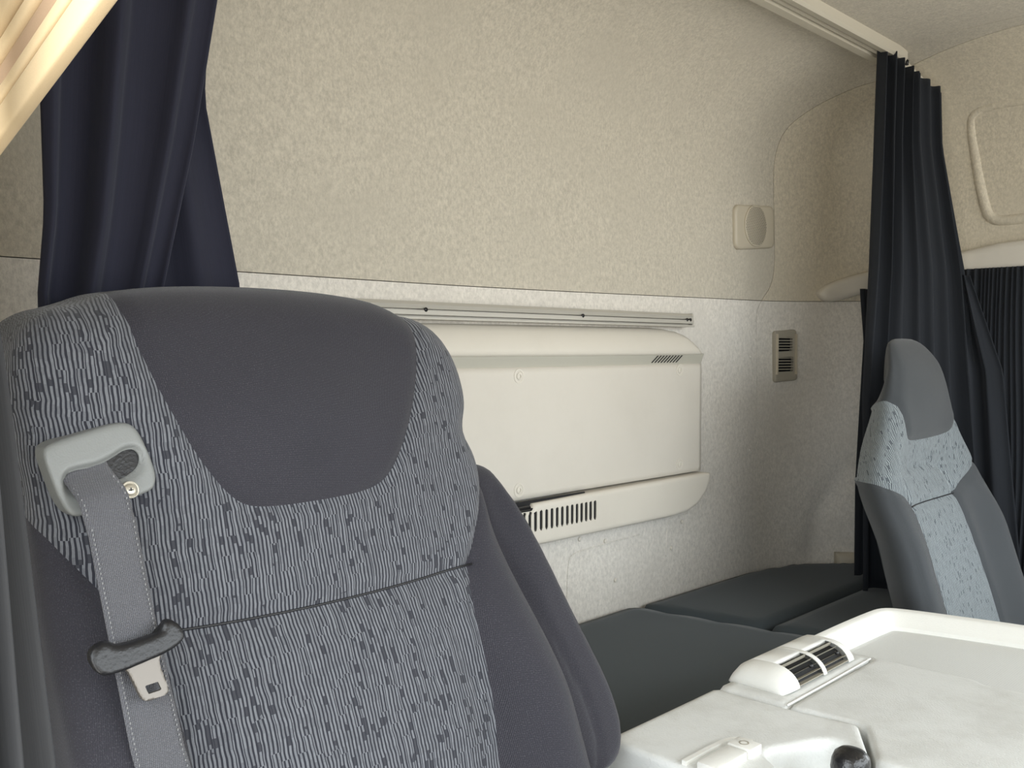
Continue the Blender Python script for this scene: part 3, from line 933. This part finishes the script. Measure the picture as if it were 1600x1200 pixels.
pl_ = chaikin(np.array([(.2465, -.2105), (.251, -.2145), (.2535, -.2205), (.2575, -.2335), (.2600, -.2365), (.268, -.2362), (.2755, -.2355), (.2772, -.2325), (.2735, -.2165), (.2735, -.2135), (.277, -.2075), (.262, -.2055)]), 1)
ph = chaikin(np.array([(.2608, -.2265), (.2700, -.2260), (.2718, -.2315), (.2625, -.2320)]), 0)
r = soft(pl_, 0.0009, 0.0030, 0.0012, tmap(0.0012), [(None, lambda P: sd(P, ph)), ('x', None)])['x']
vs, fs = rim(r[0], r[1], np.tile([0, 0.0022, 0], (len(r[0]), 1)))
make('tongue_plate', vs, fs, 'steel', tg, sharp=50, label='worn steel latch plate with a square hole')

# ================================================================== PASSENGER SEAT
PC = 1.820
def psurf(x, z):
    ax = np.abs(x - PC)
    y = 0.7425 + 0.30 * z
    y = y - 0.024 * sm(ax, .115, .21) * sm(-z, .22, .36)
    y = y + 0.020 * np.exp(-((z + .22) / .055) ** 2) * (1 - sm(ax, .055, .176))
    y = y - 0.014 * np.exp(-((x - PC) / .11) ** 2 - ((z + .066) / .066) ** 2)
    y = y - 0.026 * sm(z, -.30, .02)
    y = y + 0.5 * np.clip(z + .03, 0, 1) ** 1.3
    return y
ps = thing('passenger_seat', (PC, 0.44, -EYE), 'grey seat with a tall narrow rounded head on the far right', 'seat')
half = [(0, 0.033), (0.055, 0.0308), (0.088, 0.0145), (0.120, -0.022), (0.137, -0.066), (0.152, -0.11), (0.178, -0.1595), (0.22, -0.209), (0.242, -0.275), (0.2508, -0.363), (0.2585, -0.528), (0.2585, -0.77)]
pout = chaikin(np.array([(PC + x, z) for x, z in half] + [(PC - x, z) for x, z in half[:0:-1]]), 2)
phead = chaikin(np.array([(1.43, 0.22), (1.43, -0.0495), (1.628, -0.0830), (1.690, -0.0950), (1.7100, -0.1298), (1.7226, -0.165), (1.7435, -0.1716), (1.826, -0.1716), (1.9085, -0.1683), (1.9415, -0.1595), (1.969, -0.132), (2.002, -0.0935), (2.2, -0.055), (2.2, 0.22)]), 1)
pupper = np.array([(1.32, 0.33), (1.32, -0.176), (1.5004, -0.2112), (1.5862, -0.2354), (1.6467, -0.2618), (1.6676, -0.2816), (1.8007, -0.2827), (1.892, -0.2816), (1.98, -0.2475), (2.057, -0.2145), (2.31, -0.176), (2.31, 0.33)])
plow = chaikin(np.array([(1.6654, -0.22), (1.6676, -0.2816), (1.6764, -0.3795), (1.6918, -0.5016), (1.6995, -0.99), (1.936, -0.99), (1.9272, -0.5016), (1.9162, -0.3949), (1.892, -0.2805), (1.881, -0.22)]), 1)
pcr = [(phead, 0.0044, 0.0066, True), (pupper[1:-1], 0.0050, 0.0066, False), (plow, 0.0066, 0.0066, True),
       (np.array([(PC - a, b) for a, b in ((0.070, 0.033), (0.100, -0.011), (0.117, -0.055), (0.132, -0.099), (0.162, -0.154), (0.2046, -0.209), (0.2266, -0.275), (0.2354, -0.363), (0.242, -0.528))]), 0.0033, 0.0044, False)]
preg = [('headrest', lambda P: sd(P, phead)), ('upper_cloth', lambda P: sd(P, pupper)), ('lumbar_cloth', lambda P: sd(P, plow)), ('bolster', None)]
def ptaper(a, b, d):
    """the back of the seat narrows and drops, most of all at the head"""
    k_ = np.clip(d / 0.085, 0, 1) ** 2; h_ = 1 - sm(-b, .06, .26)
    return PC + (a - PC) * (1 - (0.19 + 0.31 * h_) * k_), b - 0.085 * k_ * h_ * sm(b, -.14, .03)
def pmap(a, b, d, c):
    a2, b2 = ptaper(a, b, d)
    return np.c_[a2, psurf(a2, b) + d * (0.88 + 0.12 * sm(-b, .10, .42) - 0.52 * sm(b, -.11, .02)) + c, b2]
R_ = soft(pout, 0.0462, 0.085, 0.0075, pmap, preg, pcr)
for nm, mt in (('headrest', 'dark_cloth_p'), ('upper_cloth', 'dash_p'), ('lumbar_cloth', 'dash_p')):
    make(nm, R_[nm][0], R_[nm][1], mt, ps, uv=R_[nm][2])
v, F, uvv = R_['bolster']
for sgn in (-1, 1):
    Fk = [f for f in F if (uvv[f[0]][0] / GS - PC) * sgn > 0]
    used = sorted({i for f in Fk for i in f}); mp_ = {u: k for k, u in enumerate(used)}
    make('bolster', v[used], [[mp_[i] for i in f] for f in Fk], 'dark_cloth_p', ps, uv=uvv[used])
q = np.array([(x, float(psurf(np.array([x]), np.array([-0.2822]))[0]) + 0.0045, -0.2822) for x in np.linspace(1.670, 1.890, 8)])
vs, fs = tube(q, 0.0012, 6)
make('lumbar_seam', vs, fs, 'black_plastic', ps)
pa, pb = ptaper(pout[:, 0], pout[:, 1], np.full(len(pout), 0.083))
vs = np.c_[pa, psurf(pa, pout[:, 1]) + 0.083 * (0.88 + 0.12 * sm(-pout[:, 1], .10, .42) - 0.52 * sm(pout[:, 1], -.11, .02)), pb]
make('back_shell', vs, [list(range(len(vs)))[::-1]], 'dark_cloth_p', ps, smooth=False)
r = soft(rounded([(1.562, 0), (2.079, 0), (2.079, 0.506), (1.562, 0.506)], 0.055), 0.044, 0.132, 0.022, lambda a, b, d, c: np.c_[a, b, -0.682 - d], [('x', None)])['x']
make('seat_cushion', r[0], r[1], 'dark_cloth_p', ps, uv=r[2])
vs, fs = join([box_mesh((1.606, 0.066, -1.10), (2.035, 0.462, -0.814), 0.022), box_mesh((1.65, 0.352, -0.88), (1.991, 0.616, -0.726), 0.022)])
make('pedestal', vs, fs, 'black_plastic', ps, sharp=35)

# ================================================================== CURTAINS
def drape(name, A, B, zt, zb, folds, amp, mat, parent=None, nz=40, ns=None, seed=1, skew=0.0, topdrop=None, sharpness=1.0, label=None):
    """pleated cloth hanging between the guide curves A(z), B(z); folds deepen downwards"""
    ns = ns or folds * 14
    rs = np.random.RandomState(seed)
    knots = np.cumsum(rs.uniform(0.55, 1.45, folds + 1)); knots = (knots - knots[0]) / (knots[-1] - knots[0])
    heights = rs.uniform(0.6, 1.2, folds + 1)
    s = np.linspace(0, 1, ns)
    ph = np.interp(s, knots, np.arange(folds + 1) * 2 * np.pi)
    hh = np.interp(s, knots, heights)
    tr = rs.uniform(-1, 1, (4,))
    verts = []; uv = []
    for i in range(nz):
        t = i / (nz - 1)
        top = np.full(ns, zt) if topdrop is None else zt - topdrop(s)
        z = top + (zb - top) * t
        a = np.array([A(q) for q in z]); b = np.array([B(q) for q in z])
        ss = s + 0.010 * np.sin(6 * t + tr[0] * 3 + s * 9) * (s * (1 - s) * 4)
        p = a + (b - a) * ss[:, None]
        d = (b - a); d /= np.linalg.norm(d, axis=1)[:, None] + 1e-9
        nrm = np.c_[d[:, 1], -d[:, 0]]
        wv = np.sin(ph + 0.5 * np.sin(3 * t + tr[1] * 4))
        wv = np.sign(wv) * np.abs(wv) ** sharpness
        am = amp * hh * (0.75 + 0.35 * np.sin(2.2 * t + tr[2] * 3 + s * 5))
        p = p + nrm * (wv * am)[:, None] + d * (np.cos(ph) * am * 0.35)[:, None]
        verts.append(np.c_[p, z]); uv.append(np.c_[s * 0.9, z])
    V = np.vstack(verts)
    F = [[i * ns + j, i * ns + j + 1, (i + 1) * ns + j + 1, (i + 1) * ns + j] for i in range(nz - 1) for j in range(ns - 1)]
    o = make(name, V, F, mat, parent, uv=np.vstack(uv), label=label)
    md = o.modifiers.new('cloth', 'SOLIDIFY'); md.thickness = 0.0018; md.offset = 0
    return o
def lerp_curve(tab):
    tab = sorted(tab)
    z = [t[0] for t in tab]; x = [t[1] for t in tab]; y = [t[2] for t in tab]
    return lambda q: (np.interp(q, z, x), np.interp(q, z, y))

# far right curtain bundle beside the passenger seat
cr = thing('curtain', (2.06, 0.84, -0.55), 'dark curtain gathered at the end of the roof rail behind the far right seat', 'curtain', 'bunk curtains')
drape('gathered_cloth', lerp_curve([(.64, 1.965, .862), (.40, 1.95, .862), (.17, 1.925, .860), (-.1, 1.90, .865), (-.55, 1.915, .865)]),
      lerp_curve([(.62, 2.150, .800), (.45, 2.155, .795), (.17, 2.185, .755), (-.1, 2.20, .735), (-.55, 2.20, .70)]),
      0.645, -0.515, 7, 0.020, 'curtain_r', cr, seed=5, topdrop=lambda s: 0.055 * s + 0.010 * np.floor(s * 5) / 5 * 2, sharpness=0.8)
drape('trailing_cloth', lerp_curve([(.13, 2.035, .93), (.02, 2.06, .93), (-.3, 2.03, .93), (-.55, 2.03, .93)]),
      lerp_curve([(.13, 2.16, .87), (-.55, 2.16, .87)]), 0.135, -0.515, 4, 0.010, 'curtain_r', cr, seed=9)
drape('side_cloth', lerp_curve([(.17, 2.17, .80), (-.55, 2.16, .80)]), lerp_curve([(.17, 2.205, .755), (-.05, 2.205, .68), (-.55, 2.205, .63)]),
      0.165, -0.515, 3, 0.014, 'curtain_r', cr, seed=12)

# finely pleated curtain over the side window
wc = drape('window_curtain', lerp_curve([(.2, 2.215, .80), (-1, 2.215, .80)]), lerp_curve([(.2, 2.222, .30), (-1, 2.222, .30)]), 0.180, -0.52, 44, 0.0065, 'curtain_r', None, nz=24, ns=44 * 8, seed=3)
tag(wc, 'finely pleated black curtain drawn over the side window at the right edge', 'curtain')

# left bunk curtain, in front of the rear wall
cl = thing('curtain', (0.38, 0.90, 0.0), 'navy black curtain hanging at the upper left behind the large foreground seat', 'curtain', 'bunk curtains')
drape('front_drape', lerp_curve([(.64, .26, .875), (.30, .285, .875), (.12, .290, .885), (.05, .285, .89), (-.2, .29, .90)]),
      lerp_curve([(.64, .525, .870), (.36, .455, .868), (.20, .425, .868), (.02, .385, .872), (-.2, .36, .88)]),
      0.632, -0.15, 3, 0.013, 'curtain_l', cl, seed=24, ns=70, sharpness=0.7)
drape('rear_drape', lerp_curve([(.64, .34, .925), (.05, .335, .925), (-.2, .34, .925)]),
      lerp_curve([(.64, .50, .915), (.36, .468, .915), (.26, .462, .915), (.07, .500, .915), (-.2, .515, .92)]),
      0.632, -0.15, 3, 0.008, 'curtain_l', cl, seed=22, ns=70)
# near curtain at the left edge, beside the door pillar
cn = drape('curtain', lerp_curve([(.64, .070, .50), (-.2, .090, .50), (-.62, .10, .47)]), lerp_curve([(.64, .110, .56), (.12, .140, .56), (.0, .158, .55), (-.2, .168, .52), (-.42, .178, .48), (-.62, .18, .46)]),
      0.60, -0.62, 4, 0.012, 'curtain_g', None, seed=33)
tag(cn, 'dark grey curtain at the left edge in front of the large seat shoulder', 'curtain')

# ================================================================== ENGINE COVER CONSOLE
ZK = -0.423
co = thing('engine_cover', (1.08, 0.36, -EYE), 'pale grey plastic engine cover with a vent and a tray between the two seats', 'console')
def flat(zt): return lambda a, b, d, c: np.c_[a, b, zt - d - c]
# skirt
vs, fs = join([box_mesh((1.02, 0.09, -1.10), (1.44, 0.594, -0.50), 0.009)])
make('skirt', vs, fs, 'console', co, sharp=35)
# left deck with the cut-out for the gear lever
left_o = np.array([(0.775, 0.63), (0.9882, 0.63), (0.9918, 0.54), (0.9972, 0.504), (1.0053, 0.4635), (1.0049, 0.4554), (1.0008, 0.45), (0.936, 0.4104), (0.945, 0.423), (0.9504, 0.441), (0.945, 0.4563), (0.927, 0.468), (0.9045, 0.4779), (0.8865, 0.4869), (0.8712, 0.4932), (0.8595, 0.486), (0.81, 0.414), (0.79, 0.36), (0.775, 0.378)])
r = soft(left_o, 0.0054, 0.126, 0.005, flat(ZK), [('x', None)])['x']
make('left_deck', r[0], r[1], 'console', co)
# vent plate
vp_o = np.array([(0.9923, 0.63), (1.2348, 0.6228), (1.2348, 0.54), (0.9967, 0.5373)])
r = soft(vp_o, 0.0027, 0.09, 0.0108, flat(ZK + 0.0005), [('x', None)])['x']
make('vent_plate', r[0], r[1], 'console', co)
# main cover
main_o = np.array([(0.999, 0.5351), (1.2339, 0.5373), (1.2366, 0.5805), (1.2429, 0.5805), (1.2456, 0.495), (1.2528, 0.414), (1.242, 0.396), (1.2447, 0.36), (1.2555, 0.18), (1.26, 0.09), (0.927, 0.09), (0.936, 0.4023), (1.0062, 0.4446), (1.0098, 0.4554), (1.0075, 0.477)])
def mainmap(a, b, d, c): return np.c_[a, b, ZK - 0.0005 - d - 0.10 * np.clip(0.99 - a, 0, 1) ** 1.4]
r = soft(main_o, 0.0050, 0.108, 0.005, mainmap, [('x', None)])['x']
make('main_cover', r[0], r[1], 'console', co)
# tray
tray_o = np.array([(1.2384, 0.6192), (1.458, 0.6192), (1.494, 0.414), (1.53, 0.09), (1.2636, 0.09), (1.2582, 0.342), (1.2492, 0.387), (1.2564, 0.414), (1.2492, 0.495)])
r = soft(tray_o, 0.0027, 0.09, 0.006, flat(ZK - 0.0095), [('x', None)])['x']
kdot = M['console'].copy()
M['tray'] = kdot
k = NT('dotted_tray_plastic'); pp = k.geo()
vor = k.n('ShaderNodeTexVoronoi'); vor.inputs['Scale'].default_value = 300; vor.inputs['Randomness'].default_value = 0.1; k.link(pp, vor.inputs['Vector'])
dots = k.ramp(vor.outputs['Distance'], 0.15, 0.4)
k.color(k.mix(dots, lin((196, 197, 194)), lin((212, 213, 210)))); k.rough(0.55); k.bump(dots, 0.3, 0.001)
M['tray'] = k.m
make('tray_floor', r[0], r[1], 'tray', co)
# raised rim of the tray: rear run, rounded corner, outer side
rp = chaikin(np.array([(1.1475, 0.6156, ZK - 0.0036), (1.197, 0.6147, ZK - 0.0018), (1.305, 0.612, ZK), (1.3905, 0.6093, ZK), (1.4265, 0.6048, ZK), (1.4418, 0.576, ZK), (1.4625, 0.495, ZK), (1.4832, 0.405, ZK), (1.521, 0.09, ZK)]), 2, False)
# profile: (outward, up)
rprof = np.array([(-0.0234, -0.0036), (-0.0162, 0.0036), (-0.009, 0.0144), (-0.0054, 0.0171), (0.0036, 0.018), (0.0072, 0.0144), (0.009, -0.045), (-0.0234, -0.045)])
vs, fs = sweep(rp, rprof * [-1, 1])
make('tray_rim', vs, fs, 'console_lt', co, sharp=40)
# little bead along the front of the vent plate
vs, fs = tube(np.array([(0.9972, 0.536, ZK + 0.0009), (1.116, 0.5369, ZK + 0.0009), (1.2294, 0.5387, ZK + 0.0009)]), 0.0014, 6)
make('edge_bead', vs, fs, 'console_lt', co)

# vent hump
hx0, hx1 = 1.0215, 1.2105
def hump_prof():
    p = [(0.6354, 0), (0.6318, 0.009), (0.6246, 0.0189), (0.6156, 0.0238), (0.6048, 0.0252), (0.5895, 0.0257)]
    for q in np.linspace(90, 8, 9): p.append((0.5832 - 0 - 0.0333 * math.cos(math.radians(q)), 0.0257 * math.sin(math.radians(q))))
    return np.array(p)
hpf = hump_prof()
hump = []
def hump_shell(xa, xb, cap_l, cap_r):
    xs = np.linspace(xa, xb, 10); vs = []; fs = []
    cols = []
    if cap_l:
        for q in np.linspace(0, 90, 6)[:-1]: cols.append((xa - 0.027 * math.cos(math.radians(q)), math.sin(math.radians(q)) ** 0.7))
    cols += [(x, 1.0) for x in xs]
    if cap_r:
        for q in np.linspace(90, 0, 6)[1:]: cols.append((xb + 0.0126 * math.cos(math.radians(q)), math.sin(math.radians(q)) ** 0.7))
    m = len(hpf)
    yc = 0.594
    for x, h in cols:
        for y, z in hpf: vs.append((x, yc + (y - yc) * (0.80 + 0.20 * h), ZK - 0.0009 + z * h))
    for i in range(len(cols) - 1):
        for j in range(m - 1): fs.append([i * m + j, i * m + j + 1, (i + 1) * m + j + 1, (i + 1) * m + j])
    return np.array(vs), fs
openx = [(1.0548, 1.1187), (1.1268, 1.1898)]
def strip_cols(ranges):
    parts = []
    for xa, xb in ranges:
        xs = np.linspace(xa, xb, 4); v = []; f = []; m = len(hpf)
        for x in xs:
            for y, z in hpf: v.append((x, y, ZK - 0.0009 + z))
        for i in range(3):
            for j in range(m - 1): f.append([i * m + j, i * m + j + 1, (i + 1) * m + j + 1, (i + 1) * m + j])
        parts.append((v, f))
    return parts
lv, lf = hump_shell(1.0485, 1.0548, True, False)
rv, rf = hump_shell(1.1898, 1.1988, False, True)
parts = [(lv, lf), (rv, rf)] + strip_cols([(1.1187, 1.1268)])
for xa, xb in openx:                                         # roof part above the openings
    sel = [q for q in hpf if q[0] >= 0.5886]
    sel.append((0.585, 0.0258))
    sel.append((0.585, 0.0216))
    v = [(x, y, ZK - 0.0009 + z) for x in (xa, xb) for y, z in sel]
    m = len(sel)
    parts.append((v, [[j, j + 1, m + j + 1, m + j] for j in range(m - 1)]))
vs, fs = join(parts)
hm = make('vent_hump', vs, fs, 'console_lt', co, sharp=60, label='pale grey dome with two slatted air outlets')
md = hm.modifiers.new('wall', 'SOLIDIFY'); md.thickness = 0.0018; md.offset = 0
for gi, (xa, xb) in enumerate(openx):
    # dark curved bowl behind the slats
    v = []; f = []
    qs = np.linspace(90, 2, 8)
    for x in (xa, xb):
        for q in qs: v.append((x, 0.5832 - 0.0261 * math.cos(math.radians(q)), ZK + 0.0193 * math.sin(math.radians(q))))
    f = [[j, j + 1, 8 + j + 1, 8 + j] for j in range(7)]
    make('outlet_bowl', v, f, 'black_void', hm)
    for q in (78, 60, 43, 27, 11):
        c, s = math.cos(math.radians(q)), math.sin(math.radians(q))
        y0, z0 = 0.5832 - 0.0328 * c, ZK + 0.0252 * s
        y1, z1 = 0.5832 - 0.0257 * c, ZK + 0.0203 * s
        t = 0.0006
        v = []
        for x in (xa, xb):
            v += [(x, y0 - t * s, z0 + t * c), (x, y0 + t * s, z0 - t * c), (x, y1 + t * s, z1 - t * c), (x, y1 - t * s, z1 + t * c)]
        make('slat', v, [[0, 1, 2, 3], [7, 6, 5, 4], [0, 4, 5, 1], [1, 5, 6, 2], [2, 6, 7, 3], [3, 7, 4, 0]], 'vent_frame', hm, smooth=False)
    vs, fs = lathe(((xa + xb) / 2 + 0.0054, 0.5832 - 0.027, ZK + 0.0193), (0, -0.45, 0.54), [(0.0027, 0), (0.0027, 0.0036)], 8)
    make('thumb_tab', vs, fs, 'black_plastic', hm)

# latch bar on the left deck
lt = thing('latch_handle', (0.81, 0.504, ZK), 'pale grey latch bar with a round hole beside the gear lever', 'latch')
box('bar', (0.78, 0.4932, ZK - 0.009), (0.837, 0.5184, ZK + 0.009), 'console_lt', lt, bevel=0.0027)
box('end_block', (0.8388, 0.4914, ZK - 0.009), (0.8622, 0.5193, ZK + 0.0099), 'console_lt', lt, bevel=0.0018)
for k_ in range(2):
    box('notch', (0.8618, 0.4968 + 0.0099 * k_, ZK - 0.0072), (0.8633, 0.5013 + 0.0099 * k_, ZK + 0.0054), 'gap', lt)
vs, fs = lathe((0.8366 + 0.0135, 0.5058, ZK + 0.0097), (0, 0, 1), [(0.0054, -0.0009), (0.0054, 0.0005), (0.004, 0.0005), (0.0036, -0.0002), (0.0002, -0.0002)], 20)
make('pivot_pin', vs, fs, 'vent_frame', lt)
vs, fs = sweep(chaikin(np.array([(0.78, 0.5328, ZK + 0.0018), (0.837, 0.5328, ZK + 0.0018), (0.8658, 0.5292, ZK + 0.0018), (0.873, 0.5094, ZK + 0.0018)]), 2, False), np.array([(-0.0027, -0.0054), (0.0027, -0.0054), (0.0027, 0.0027), (-0.0027, 0.0027)]))
make('surround', vs, fs, 'console_lt', lt, sharp=40)

# ================================================================== GEAR LEVER
gl = thing('gear_lever', (0.9, 0.387, -0.558), 'black gear lever knob on a dark rubber base at the bottom of the picture', 'gear lever')
gc = np.array([0.8865, 0.4068, -0.4158])
prof = [(0.0054, -0.045), (0.0063, -0.0252), (0.0108, -0.0216), (0.0162, -0.0144), (0.0185, -0.0054), (0.0185, 0.0036), (0.0166, 0.0099), (0.0121, 0.014), (0.0054, 0.0158), (0.0005, 0.0162)]
vs, fs = lathe(gc, (0.108, -0.09, 1), prof, 28)
vs[:, 0] = gc[0] + (vs[:, 0] - gc[0]) * 1.12
make('knob', vs, fs, 'black_knob', gl)
vs, fs = tube(np.array([(0.891, 0.3978, -0.558), (0.8892, 0.4014, -0.504), (0.8865, 0.4068, -0.4455)]), 0.0054, 12, up=(0, 1, 0.09))
make('shaft', vs, fs, 'black_plastic', gl)
vs, fs = lathe((0.9, 0.387, -0.558), (0, 0, 1), [(0.144, 0), (0.144, 0.0495), (0.135, 0.0558), (0.1125, 0.0495), (0.099, 0.045), (0.09, 0.0522), (0.0765, 0.0558), (0.054, 0.0522), (0.027, 0.0675), (0.0108, 0.081), (0.0072, 0.09)], 48)
make('rubber_boot', vs, fs, 'black_plastic', gl)
